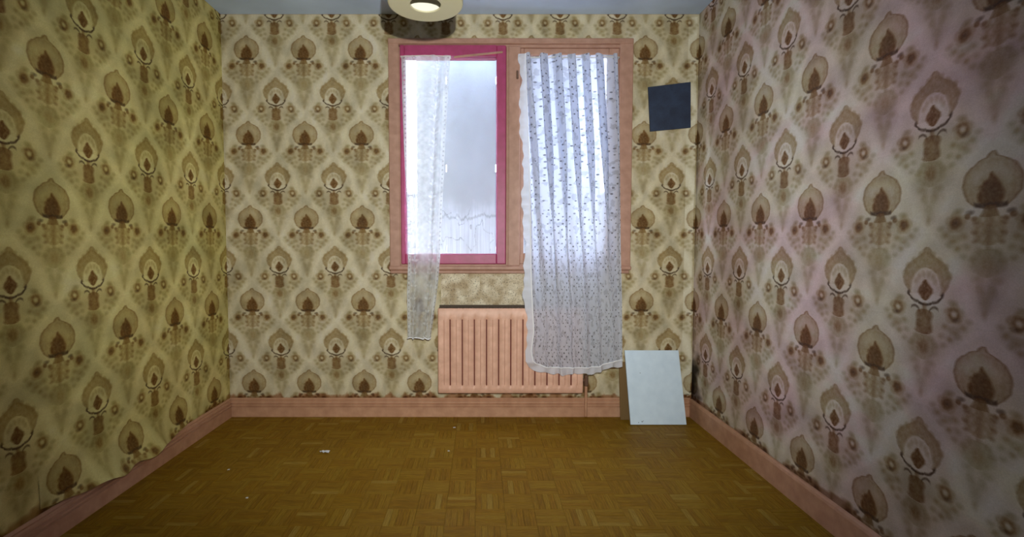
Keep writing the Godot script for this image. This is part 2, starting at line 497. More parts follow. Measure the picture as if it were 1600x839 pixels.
func make_materials() -> void:
	M.paper_print = make_wallpaper()
	var none := func(c: Color, _s: float, _up: float, _m: float) -> Color: return c
	var back_age := stains(3, Color(0.93, 0.92, 0.86), Color(1.0, 0.99, 0.95), Color(0.66, 0.45, 0.32), none)
	var left_age := stains(23, Color(0.90, 0.90, 0.78), Color(1.0, 0.98, 0.88), Color(0.62, 0.46, 0.30), none)
	var mould := func(c: Color, s: float, up: float, m: float) -> Color:
		var d := Vector2(s * (ZR - ZB) / 0.10, (up - 0.22) / 0.20).length() + 1.2 * m
		c = c.lerp(Color(0.16, 0.13, 0.12), 0.85 * clampf(1.25 - d, 0, 1))
		return c
	var patchy := noise(45, 0.016, 2)
	var mould_and_lens_cast := func(c: Color, s: float, up: float, m: float) -> Color:
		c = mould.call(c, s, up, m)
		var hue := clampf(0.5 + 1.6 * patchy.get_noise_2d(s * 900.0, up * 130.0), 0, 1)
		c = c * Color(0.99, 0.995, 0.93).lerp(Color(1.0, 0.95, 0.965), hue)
		var d := Vector2((s * (ZR - ZB) - 2.25) / 0.42, (up - 2.05) / 0.5).length() + 1.0 * m  # lilac lens colour cast, painted into the upper wall
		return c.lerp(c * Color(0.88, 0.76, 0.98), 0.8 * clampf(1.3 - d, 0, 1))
	var right_age_and_cast := stains(41, Color(0.95, 0.90, 0.94), Color(1.04, 1.04, 1.04), Color(0.60, 0.44, 0.34), mould_and_lens_cast)
	papered("paper_back", Color(0.94, 0.915, 0.875), back_age)
	papered("paper_left", Color(0.985, 0.96, 0.77), left_age)  # olive tint puts the camera's colour cast into this wall
	papered("paper_right", Color(0.93, 0.91, 0.915), right_age_and_cast)  # pinkish grey tint puts the camera's colour cast into this wall
	papered("paper_rear", Color(1, 0.97, 0.9), back_age)

	var m := mat("ceiling_paint", Color(0.80, 0.88, 0.99), 0.9)  # blue of the daylight put into the ceiling colour
	m.albedo_texture = mottled(60, 256, 256, 0.012, Color(0.88, 0.88, 0.88), Color(1, 1, 1))
	m.uv1_triplanar = true
	m.uv1_world_triplanar = true
	m.uv1_scale = Vector3(0.5, 0.5, 0.5)
	mat("plaster", Color(0.6, 0.57, 0.52), 0.9)
	var worn := mottled(70, 256, 256, 0.03, Color(0.90, 0.87, 0.85), Color(1, 1, 1), 0.0)
	for d in [["salmon", Color(0.725, 0.56, 0.475), 0.55], ["salmon_trim", Color(0.785, 0.60, 0.47), 0.6], ["salmon_radiator", Color(0.925, 0.735, 0.635), 0.5], ["magenta", Color(0.69, 0.25, 0.43), 0.45]]:
		m = mat(d[0], d[1], d[2])
		m.albedo_texture = worn
		m.uv1_triplanar = true
		m.uv1_world_triplanar = true
		m.uv1_scale = Vector3(1.7, 1.7, 1.7)
	mat("groove_shade", Color(0.42, 0.18, 0.11), 0.6)  # dark red-brown: shade of the deep grooves put into colour
	mat("crease_shade", Color(0.70, 0.50, 0.42), 0.6)  # duller salmon: shading of the shallow grooves put into colour
	mat("grille_brown", Color(0.30, 0.24, 0.19), 0.8)  # dark brown of the slats and the bar behind them
	mat("old_metal", Color(0.40, 0.29, 0.22), 0.5)
	m = mat("stained_paper", Color(0.90, 0.86, 0.76), 0.8)
	m.albedo_texture = mottled(80, 256, 256, 0.02, Color(0.72, 0.65, 0.56), Color(1, 1, 1), 0.3)
	m.uv1_triplanar = true
	m.uv1_world_triplanar = true
	m.uv1_scale = Vector3(1.9, 1.9, 1.9)
	m = mat("pane_glass", Color(0.95, 0.98, 1.0, 0.05), 0.02)
	m.metallic_specular = 0.0
	m.transparency = BaseMaterial3D.TRANSPARENCY_ALPHA
	m = mat("parquet", Color(1, 1, 1), 0.55)
	m.vertex_color_use_as_albedo = true
	m.metallic_specular = 0.28
	m.albedo_texture = mottled(90, 256, 256, 0.03, Color(0.80, 0.77, 0.70), Color(1, 1, 1), 0.06, 0.22, 2.0)
	mat("floor_screed", Color(0.20, 0.13, 0.07), 0.9)
	m = mat("outer_sheet", Color(0.84, 0.86, 0.885), 0.5)
	m.albedo_texture = weathered_sheet()
	m.backlight_enabled = true
	m.backlight = Color(0.63, 0.63, 0.63)
	m = mat("lace", Color(0.97, 0.98, 0.97), 0.8)
	m.albedo_texture = lace_picture()
	m.transparency = BaseMaterial3D.TRANSPARENCY_ALPHA
	m.cull_mode = BaseMaterial3D.CULL_DISABLED
	m.backlight_enabled = true
	m.backlight = Color(0.8, 0.8, 0.8)
	m = mat("dotted_cloth", Color(0.925, 0.945, 0.99), 0.8)
	m.albedo_texture = dots_picture()
	m.transparency = BaseMaterial3D.TRANSPARENCY_ALPHA
	m.cull_mode = BaseMaterial3D.CULL_DISABLED
	m.backlight_enabled = true
	m.backlight = Color(1.0, 1.0, 1.0)
	m = mat("frill_cloth", Color(0.90, 0.91, 0.95, 0.8), 0.8)
	m.transparency = BaseMaterial3D.TRANSPARENCY_ALPHA
	m.cull_mode = BaseMaterial3D.CULL_DISABLED
	m.backlight_enabled = true
	m.backlight = Color(0.7, 0.7, 0.7)
	mat("piping_white", Color(0.96, 0.96, 0.97), 0.7)
	mat("lamp_cream", Color(0.77, 0.74, 0.60), 0.6)
	mat("lamp_inside", Color(0.93, 0.91, 0.84), 0.7)
	mat("cord_white", Color(0.85, 0.84, 0.8), 0.5)
	m = mat("slate_blue", Color(0.17, 0.225, 0.32), 0.6)
	m.albedo_texture = mottled(110, 128, 128, 0.03, Color(0.75, 0.75, 0.78), Color(1, 1, 1), 0.1)
	m.uv1_triplanar = true
	m.uv1_scale = Vector3(2, 2, 2)
	m = mat("white_laminate", Color(0.87, 0.94, 0.99), 0.55)
	m.albedo_texture = mottled(120, 256, 256, 0.03, Color(0.94, 0.95, 0.96), Color(1, 1, 1), 0.0)
	m.uv1_triplanar = true
	m.uv1_scale = Vector3(1.5, 1.5, 1.5)
	mat("speck_grey", Color(0.35, 0.38, 0.42), 0.8)
	m = mat("hardboard", Color(0.46, 0.35, 0.18), 0.7)
	mat("paper_scrap", Color(0.92, 0.93, 0.95), 0.7)

# weathered translucent sheeting outside the window: vertical run marks, cracks, a ragged pale patch
func weathered_sheet() -> ImageTexture:
	var w := 360
	var h := 420
	var n := noise(130, 0.012, 4)
	var crack := noise(131, 0.018, 3)
	var streak := noise(132, 0.09, 2)
	var out := PackedByteArray()
	out.resize(w * h * 3)
	var p := 0
	for y in h:
		for x in w:
			var low := smoothstep(0.62, 0.72, float(y) / h + 0.05 * n.get_noise_2d(x * 2.0, y * 2.0))
			var v := 0.83 + 0.05 * n.get_noise_2d(x, y)
			v += low * (0.12 + 0.09 * streak.get_noise_2d(x * 2.4, y * 0.12))
			var cr := absf(crack.get_noise_2d(x, y * 0.8))
			if low > 0.3 and cr < 0.018:
				v -= 0.30 * (1.0 - cr / 0.018)
			if absf(float(y) / h - 0.69 + 0.02 * n.get_noise_2d(x * 6.0, 9.0)) < 0.004:
				v -= 0.12
			var t := clampf(v, 0, 1)
			out[p] = int(255 * t * 0.97)
			out[p + 1] = int(255 * t * 0.985)
			out[p + 2] = int(255 * t)
			p += 3
	return picture(w, h, out)

func lace_picture() -> ImageTexture:
	var w := 256
	var h := 512
	var n := noise(140, 0.05, 3)
	var out := PackedByteArray()
	out.resize(w * h * 4)
	var p := 0
	for y in h:
		for x in w:
			var a := 0.52
			if (x + y) % 8 < 2 or posmod(x - y, 8) < 2:
				a = 0.46
			# leaf sprays, two staggered rows
			for k in 2:
				var lx := fposmod(x + 128.0 * k * 0.9, 118.0) - 59.0
				var ly := fposmod(y + 64.0 * k, 128.0) - 64.0
				for q in 5:
					var an := -1.4 + 0.7 * q
					var ux := lx - 24.0 * sin(an)
					var uy := ly + 24.0 * cos(an)
					var da := ux * cos(an) + uy * sin(an)
					var db := -ux * sin(an) + uy * cos(an)
					if da * da / 40.0 + db * db / 300.0 < 1.0 + 0.5 * n.get_noise_2d(x, y):
						a = 0.72
				if absf(lx + 5.0 * sin(ly * 0.07)) < 2.2:
					a = 0.6
			# worked borders with holes
			if x < 20 or x > 232:
				var bxp := float(x if x < 20 else x - 236)
				a = 0.72
				if Vector2(bxp - 10.0, fposmod(y, 22.0) - 11.0).length() < 5.0:
					a = 0.42
			a = clampf(a + 0.30 * n.get_noise_2d(x * 0.45, y * 0.3), 0.2, 0.95)
			var v := 238 + int(10 * n.get_noise_2d(x * 2.0, y * 2.0))
			out[p] = v
			out[p + 1] = v
			out[p + 2] = v + 3
			out[p + 3] = int(255 * a)
			p += 4
	return picture(w, h, out, true)

# ditsy print: small grey spots in broken diagonal rows among pale grey posies
func dots_picture() -> ImageTexture:
	var w := 640
	var h := 640
	var r := RandomNumberGenerator.new()
	r.seed = 77
	var blot := noise(150, 0.022, 3)
	var keep := noise(151, 0.016, 2)
	var v := PackedFloat32Array()
	v.resize(w * h)
	for y in h:
		for x in w:
			v[y * w + x] = 0.97 - 0.12 * smoothstep(0.12, 0.34, blot.get_noise_2d(x * 1.6, y))
	var cell := 32
	for j in range(0, h / 16):
		for i in range(0, w / cell):
			var cx := i * cell + (16 if j % 2 else 0) + r.randf_range(-2.5, 2.5)
			var cy := j * 16.0 + r.randf_range(-2.5, 2.5)
			if keep.get_noise_2d(cx, cy) < -0.18 or r.randf() < 0.12:
				continue
			var rad := r.randf_range(3.3, 4.8)
			var ink_v := r.randf_range(0.47, 0.62)
			for y in range(int(cy - rad - 1), int(cy + rad + 2)):
				for x in range(int(cx - rad - 1), int(cx + rad + 2)):
					var d := Vector2(x - cx, y - cy).length()
					var k := posmod(y, h) * w + posmod(x, w)
					v[k] = lerpf(v[k], ink_v, clampf(rad - d, 0, 1))
	var out := PackedByteArray()
	out.resize(w * h * 4)
	for i in w * h:
		var t := int(255 * clampf(v[i], 0, 1))
		out[4 * i] = t
		out[4 * i + 1] = t
		out[4 * i + 2] = mini(255, t + 3)
		out[4 * i + 3] = int(255 * (0.89 + 0.09 * (1.0 - v[i])))
	return picture(w, h, out, true)

# window hole in the back wall
const WX0 := -0.50
const WX1 := 0.885
const WY0 := 0.955
const WY1 := 2.31

func build_shell() -> void:
	# floor: screed, and mosaic parquet on it in blocks of five fingers, each block turned a quarter to its neighbours
	var st := begin()
	bxx(st, Vector3(XL - 0.22, -0.2, ZB - 0.22), Vector3(XR + 0.22, -0.008, ZR + 0.22), 0.0)
	var floor_node := struct("floor", "worn ochre mosaic parquet floor in basket-weave blocks", st, M.floor_screed)
	var tones := [Color(0.32, 0.178, 0.012), Color(0.31, 0.17, 0.011), Color(0.33, 0.188, 0.013), Color(0.295, 0.155, 0.010), Color(0.315, 0.174, 0.012), Color(0.345, 0.20, 0.016), Color(0.315, 0.165, 0.010), Color(0.285, 0.15, 0.010), Color(0.39, 0.25, 0.04)]
	var blk := 0.1205
	var fw := blk / 5.0
	var variants := []
	for k in 18:
		st = begin()
		finger(st, Transform3D(), Vector2(0.117 * k, 0.31 * k), tones[k % 9], blk, fw)
		variants.append(st.commit())
	var spots := []
	var nx := int(ceil((XR - XL) / blk))
	var nz := int(ceil((ZR - ZB) / blk))
	for j in nz:
		for i in nx:
			var c := Vector3(XL + (i + 0.5) * blk, 0, ZB + (j + 0.5) * blk)
			for k in 5:
				var off := (k - 2) * fw
				var turn := (i + j) % 2 == 1
				var at := c + (Vector3(off, 0, 0) if turn else Vector3(0, 0, off))
				if at.x > XR + 0.06 or at.z > ZR + 0.06:
					continue
				spots.append([at, turn])
	var seen_first := func(a, b) -> bool:
		return a[0].length_squared() + (50.0 if a[0].z > -1.76 else 0.0) < b[0].length_squared() + (50.0 if b[0].z > -1.76 else 0.0)
	spots.sort_custom(seen_first)
	var rest := begin()
	for n in spots.size():
		var at: Vector3 = spots[n][0] + Vector3(0, rng.randf_range(-0.0007, 0.0), 0)
		var b := Basis(Vector3.UP, PI / 2 if spots[n][1] else 0.0).rotated(Vector3.RIGHT, rng.randf_range(-0.006, 0.006)).rotated(Vector3.BACK, rng.randf_range(-0.003, 0.003))
		var t := Transform3D(b, at)
		if n < 300:
			var mi := MeshInstance3D.new()
			mi.name = "parquet_finger"
			mi.mesh = variants[(rng.randi() % 18) if rng.randf() < 0.5 else (rng.randi() % 8)]
			mi.material_override = M.parquet
			mi.transform = t
			floor_node.add_child(mi, true)
		else:
			finger(rest, t, Vector2(rng.randf(), rng.randf()), tones[rng.randi() % 9 if rng.randf() < 0.5 else rng.randi() % 8], blk, fw)
	obj("parquet_fingers_beyond", rest, M.parquet, floor_node).set_meta("kind", "stuff")

	st = begin()
	bxx(st, Vector3(XL - 0.22, H, ZB - 0.22), Vector3(XR + 0.22, H + 0.2, ZR + 0.22), 0.0)
	struct("ceiling", "plain off-white painted ceiling", st, M.ceiling_paint)

	# walls
	var back_at := func(s: float, y: float, d: float) -> Vector3: return Vector3(s, y, ZB - d)
	var back_u := func(s: float) -> float: return (s + 1.4317) / TW + 0.5
	st = begin()
	for r in [[XL - 0.22, WX0, 0.0, H], [WX1, XR + 0.22, 0.0, H], [WX0, WX1, 0.0, WY0], [WX0, WX1, WY1, H]]:
		wall_piece(st, r[0], r[1], r[2], r[3], back_u, back_at, XL, XR)
	var wb := struct("wall_back", "window wall in yellowed cream and brown damask wallpaper", st, M.paper_back)
	var left_at := func(s: float, y: float, d: float) -> Vector3: return Vector3(XL - d, y, -s)
	var left_u := func(s: float) -> float: return (s - 1.804) / TW + 0.5
	st = begin()
	wall_piece(st, -ZR, -ZB, 0.0, H, left_u, left_at, -ZR, -ZB)
	var wl := struct("wall_left", "long wall in olive-tinted damask wallpaper, loose along its foot", st, M.paper_left)
	var right_at := func(s: float, y: float, d: float) -> Vector3: return Vector3(XR + d, y, s)
	var right_u := func(s: float) -> float: return (s + 3.025) / TW + 0.5
	st = begin()
	wall_piece(st, ZB, ZR, 0.0, H, right_u, right_at, ZB, ZR)
	struct("wall_right", "long wall in pinkish-tinted damask wallpaper with a mouldy corner", st, M.paper_right)
	var rear_at := func(s: float, y: float, d: float) -> Vector3: return Vector3(s, y, ZR + d)
	st = begin()
	wall_piece(st, XL - 0.22, XR + 0.22, 0.0, H, back_u, rear_at, XL, XR)
	struct("wall_rear", "wall behind the viewer in damask wallpaper", st, M.paper_rear)

	# bare stained lining between sill and radiator
	st = begin()
	bxx(st, Vector3(-0.245, 0.60, ZB - 0.01), Vector3(0.60, 0.915, ZB + 0.003), 0.001)
	obj("lining_patch", st, M.stained_paper, wb).set_meta("label", "bare stained beige lining paper under the window sill")
	# the back wall's paper has lifted along the corner: a narrow lip standing off the wall
	st = begin()
	var rows := []
	var uvs := []
	for j in 40:
		var y := 0.14 + (H - 0.16) * j / 39.0
		var r := []
		var u := []
		for i in 5:
			var k := i / 4.0
			var lift := 0.010 * k * k * (1.0 + 0.5 * sin(y * 5.0) + 0.3 * sin(y * 13.0))
			r.append(Vector3(1.275 + 0.05 * k, y, ZB + 0.0015 + lift))
			u.append(Vector2(back_u.call(1.275 + 0.05 * k), (1.241 - y) / TH + 32.0 / 130.0))
		rows.append(r)
		uvs.append(u)
	sheet(st, rows, uvs)
	var lip := mat("paper_loose", Color(0.97, 0.955, 0.90), 0.65)
	lip.albedo_texture = M.paper_print
	lip.cull_mode = BaseMaterial3D.CULL_DISABLED
	var tr := struct("trim_1", "lifted vertical edge of the wallpaper in the corner", st, lip)
	tr.set_meta("kind", "structure")
	# the left wall's paper has come away along the skirting
	st = begin()
	rows = []
	uvs = []
	var uv2s := []
	for j in 48:
		var z := -2.62 + 0.92 * j / 47.0
		var k := sin(PI * j / 47.0)
		var r := []
		var u := []
		var u2 := []
		for i in 7:
			var q := i / 6.0
			var y := 0.26 - (0.125 + 0.035 * k + 0.008 * sin(j * 0.7) * k) * q
			r.append(Vector3(XL + 0.0015 + 0.055 * k * q * q * (1.0 + 0.25 * sin(j * 0.45)), y, z))
			u.append(Vector2(left_u.call(-z), (1.241 - y) / TH + 32.0 / 130.0))
			u2.append(Vector2((-z + ZR) / (ZR - ZB), 1.0 - maxf(y, 0.21) / H))
		rows.append(r)
		uvs.append(u)
		uv2s.append(u2)
	sheet(st, rows, uvs, uv2s)
	var flap: StandardMaterial3D = M.paper_left.duplicate()
	flap.cull_mode = BaseMaterial3D.CULL_DISABLED
	obj("loose_paper_foot", st, flap, wl)

	# skirtings: a board, a small ledge and a bead
	st = begin()
	skirting(st, Vector3(XL, 0, ZB), Vector3(XR - 0.01, 0, ZB), Vector3(0, 0, 1), true)
	struct("baseboard_back", "salmon painted moulded skirting under the window wall", st, M.salmon_trim)
	st = begin()
	skirting(st, Vector3(XL, 0, ZR), Vector3(XL, 0, ZB + 0.02), Vector3(1, 0, 0), true)
	struct("baseboard_left", "dull salmon moulded skirting along the olive wall", st, M.salmon_trim)
	st = begin()
	skirting(st, Vector3(XR, 0, ZB + 0.01), Vector3(XR, 0, ZR), Vector3(-1, 0, 0), false)
	struct("baseboard_right", "dull salmon plain skirting along the pinkish wall", st, M.salmon_trim)

func finger(st: SurfaceTool, t: Transform3D, uv0: Vector2, col: Color, blk: float, fw: float) -> void:
	var hx := blk * 0.5 - 0.0002
	var hz := fw * 0.5 - 0.0002
	var c := 0.0004
	var top := [Vector3(-hx + c, 0, -hz + c), Vector3(hx - c, 0, -hz + c), Vector3(hx - c, 0, hz - c), Vector3(-hx + c, 0, hz - c)]
	var low := [Vector3(-hx, -0.007, -hz), Vector3(hx, -0.007, -hz), Vector3(hx, -0.007, hz), Vector3(-hx, -0.007, hz)]
	var uv := []
	for p in top:
		uv.append(uv0 + Vector2(p.x / 0.13, p.z / 0.11))
	quad(st, t * top[0], t * top[1], t * top[2], t * top[3], t.basis.y, uv, col)
	for k in 4:
		var k1 := (k + 1) % 4
		var mid: Vector3 = (low[k] + low[k1]) * 0.5
		var n := Vector3(mid.x / hx, 0.35, mid.z / hz)
		quad(st, t * top[k], t * top[k1], t * low[k1], t * low[k], (t.basis * n).normalized(), [uv[k], uv[k1], uv[k1], uv[k]], col)

func skirting(st: SurfaceTool, a: Vector3, b: Vector3, out: Vector3, moulded: bool) -> void:
	var prof := [[0.0, 0.017], [0.062, 0.017], [0.066, 0.008], [0.070, 0.008], [0.073, 0.020], [0.081, 0.020], [0.084, 0.009], [0.088, 0.009], [0.091, 0.017], [0.098, 0.016], [0.103, 0.007], [0.107, 0.007], [0.110, 0.012], [0.118, 0.004], [0.118, -0.005]]
	if not moulded:
		prof = [[0.0, 0.017], [0.098, 0.017], [0.108, 0.014], [0.114, 0.007], [0.115, -0.005]]
	for i in prof.size() - 1:
		var p: Vector3 = Vector3(0, prof[i][0], 0) + out * prof[i][1]
		var q: Vector3 = Vector3(0, prof[i + 1][0], 0) + out * prof[i + 1][1]
		var n: Vector3 = out * (prof[i + 1][0] - prof[i][0]) - Vector3.UP * (prof[i + 1][1] - prof[i][1])
		quad(st, a + p, b + p, b + q, a + q, n.normalized())
	for e in [a, b]:
		var n: Vector3 = (a - b).normalized() * (1.0 if e == a else -1.0)
		for i in prof.size() - 1:
			quad(st, e + Vector3(0, prof[i][0], 0) + out * prof[i][1], e + Vector3(0, prof[i + 1][0], 0) + out * prof[i + 1][1], e + Vector3(0, prof[i + 1][0], 0) - out * 0.005, e + Vector3(0, prof[i][0], 0) - out * 0.005, n)

func build_window() -> void:
	var w := Node3D.new()
	w.name = "window_1"
	w.set_meta("kind", "structure")
	w.set_meta("label", "salmon framed two-light window with a magenta casement")
	add_child(w)
	var zf := ZB + 0.012
	var st := begin()
	# architrave on the wall
	for r in [[-0.562, WX0 + 0.004, 0.93, 2.345, "s"], [WX1 - 0.03, 0.938, 0.93, 2.345, "s"], [-0.562, 0.938, 2.312, 2.345, "t"]]:
		st = begin()
		bxx(st, Vector3(r[0], r[2], ZB - 0.02), Vector3(r[1], r[3], zf + (0.004 if r[4] == "t" else 0.0)), 0.004)
		obj("architrave", st, M.salmon, w)
	# outer frame in the hole
	for r in [[WX0, WX1, 2.292, WY1 + 0.002], [WX0, WX1, WY0 - 0.002, 0.967], [WX0, WX0 + 0.012, WY0, WY1], [0.857, WX1, WY0, WY1]]:
		st = begin()
		bxx(st, Vector3(r[0], r[2], ZB - 0.10), Vector3(r[1], r[3], ZB + 0.006), 0.003)
		obj("frame_member", st, M.salmon, w)
	st = begin()
	bxx(st, Vector3(0.161, 0.955, ZB - 0.10), Vector3(0.248, 2.30, ZB + 0.010), 0.004)
	bxx(st, Vector3(0.172, 0.96, ZB), Vector3(0.180, 2.296, ZB + 0.016), 0.003)
	obj("mullion", st, M.salmon, w)
	st = begin()
	bxx(st, Vector3(0.222, 2.10, ZB + 0.009), Vector3(0.236, 2.15, ZB + 0.022), 0.003)
	obj("hinge", st, M.old_metal, w)
	# sill: a ledge with a rounded nose and a bead under it
	st = begin()
	bxx(st, Vector3(-0.566, 0.930, ZB - 0.05), Vector3(0.940, 0.956, ZB + 0.030), 0.006)
	bxx(st, Vector3(-0.56, 0.908, ZB - 0.02), Vector3(0.93, 0.929, ZB + 0.022), 0.006)
	obj("sill", st, M.salmon, w)
	# magenta casement, four members and its pane
	var sash := Node3D.new()
	sash.name = "casement"
	w.add_child(sash, true)
	var z0 := ZB - 0.07
	var z1 := ZB + 0.018
	for r in [["stile", -0.490, -0.462, 0.967, 2.305], ["stile", 0.102, 0.160, 0.967, 2.302], ["rail", -0.463, 0.103, 0.967, 1.031], ["rail", -0.463, 0.103, 2.238, 2.304]]:
		st = begin()
		bxx(st, Vector3(r[1], r[3], z0), Vector3(r[2], r[4], z1), 0.005)
		obj(r[0], st, M.magenta, sash)
	st = begin()      # added salmon strip: the sloping highlight under the top rail, built as a part
	bx(st, Vector3(-0.01, 2.243, z1 + 0.004), Vector3(0.30, 0.013, 0.008), 0.003, Transform3D(Basis(), Vector3(-0.01, 2.243, 0)) * Transform3D(Basis(Vector3.BACK, 0.10), Vector3.ZERO) * Transform3D(Basis(), Vector3(0.01, -2.243, 0)))
	obj("highlight_strip", st, M.salmon, sash)
	st = begin()
	bxx(st, Vector3(-0.462, 1.031, ZB - 0.028), Vector3(0.102, 2.238, ZB - 0.024), 0.0)
	obj("glass_pane", st, M.pane_glass, sash)
	# fixed right-hand light
	var fix := Node3D.new()
	fix.name = "fixed_light"
	w.add_child(fix, true)
	for r in [["stile", 0.248, 0.272, 0.967, 2.292], ["stile", 0.793, 0.857, 0.967, 2.292], ["rail", 0.272, 0.793, 0.967, 1.033], ["rail", 0.272, 0.793, 2.252, 2.292]]:
		st = begin()
		bxx(st, Vector3(r[1], r[3], z0), Vector3(r[2], r[4], ZB - 0.004), 0.004)
		obj(r[0], st, M.salmon, fix)
	st = begin()
	bxx(st, Vector3(0.27, 1.031, ZB - 0.040), Vector3(0.795, 2.254, ZB - 0.036), 0.0)
	obj("glass_pane", st, M.pane_glass, fix)

func build_outside() -> void:
	var t := thing("outer_sheeting", "weathered white translucent sheeting outside the window, cracked and streaked low down", "sheeting", Vector3(0.205, 0.6, -3.42))
	var st := begin()
	var hw := 0.635
	var xs := [-hw - 0.012, -0.442, -0.4375, -0.096, -0.0915, hw]
	var ys := [0.0, 0.435, 0.48, 0.995, 1.045, 1.60, 1.65, 2.2]
	for j in ys.size() - 1:
		for i in xs.size() - 1:
			var p := Vector2(xs[i], ys[j])
			var q := Vector2(xs[i + 1], ys[j + 1])
			if i % 2 == 1 and j % 2 == 1:      # a slot right through: its four cheeks
				for f in [[Vector2(p.x, p.y), Vector2(q.x, p.y), Vector3.UP], [Vector2(p.x, q.y), Vector2(q.x, q.y), Vector3.DOWN], [Vector2(p.x, p.y), Vector2(p.x, q.y), Vector3.RIGHT], [Vector2(q.x, p.y), Vector2(q.x, q.y), Vector3.LEFT]]:
					quad(st, Vector3(f[0].x, f[0].y, 0.004), Vector3(f[1].x, f[1].y, 0.004), Vector3(f[1].x, f[1].y, -0.004), Vector3(f[0].x, f[0].y, -0.004), f[2])
				continue
			var uv := [Vector2((p.x + hw) / hw * 0.5, 1.0 - p.y / 2.2), Vector2((q.x + hw) / hw * 0.5, 1.0 - p.y / 2.2), Vector2((q.x + hw) / hw * 0.5, 1.0 - q.y / 2.2), Vector2((p.x + hw) / hw * 0.5, 1.0 - q.y / 2.2)]
			for z in [0.004, -0.004]:
				quad(st, Vector3(p.x, p.y, z), Vector3(q.x, p.y, z), Vector3(q.x, q.y, z), Vector3(p.x, q.y, z), Vector3(0, 0, signf(z)), uv)
	for s in [-1.0, 1.0]:
		var e: float = hw if s > 0.0 else -hw - 0.012
		quad(st, Vector3(e, 0, -0.004), Vector3(e, 0, 0.004), Vector3(e, 2.2, 0.004), Vector3(e, 2.2, -0.004), Vector3(s, 0, 0))
	obj("sheet", st, M.outer_sheet, t)
	st = begin()
	bxx(st, Vector3(-0.02 - hw, -0.6, -0.05), Vector3(-hw + 0.03, 0.02, -0.006), 0.003)
	obj("support_post", st, M.old_metal, t)
	st = begin()
	bxx(st, Vector3(hw - 0.03, -0.6, -0.05), Vector3(hw + 0.02, 0.02, -0.006), 0.003)
	obj("support_post", st, M.old_metal, t)
	st = begin()
	bxx(st, Vector3(-30, -0.25, -40), Vector3(30, -0.02, ZB - 0.23), 0.0)
	var g := obj("yard_ground", st, M.plaster)
	g.set_meta("kind", "structure")
	g.set_meta("label", "grey ground outside the window")
	st = begin()
	bxx(st, Vector3(-12, -0.1, -9.3), Vector3(12, 2.0, -9.0), 0.01)
	bxx(st, Vector3(-12, 2.0, -9.33), Vector3(12, 2.06, -8.97), 0.01)
	g = obj("yard_wall", st, mat("yard_render", Color(0.38, 0.37, 0.36), 0.9))
	g.set_meta("kind", "structure")
	g.set_meta("label", "grey rendered wall across the yard")

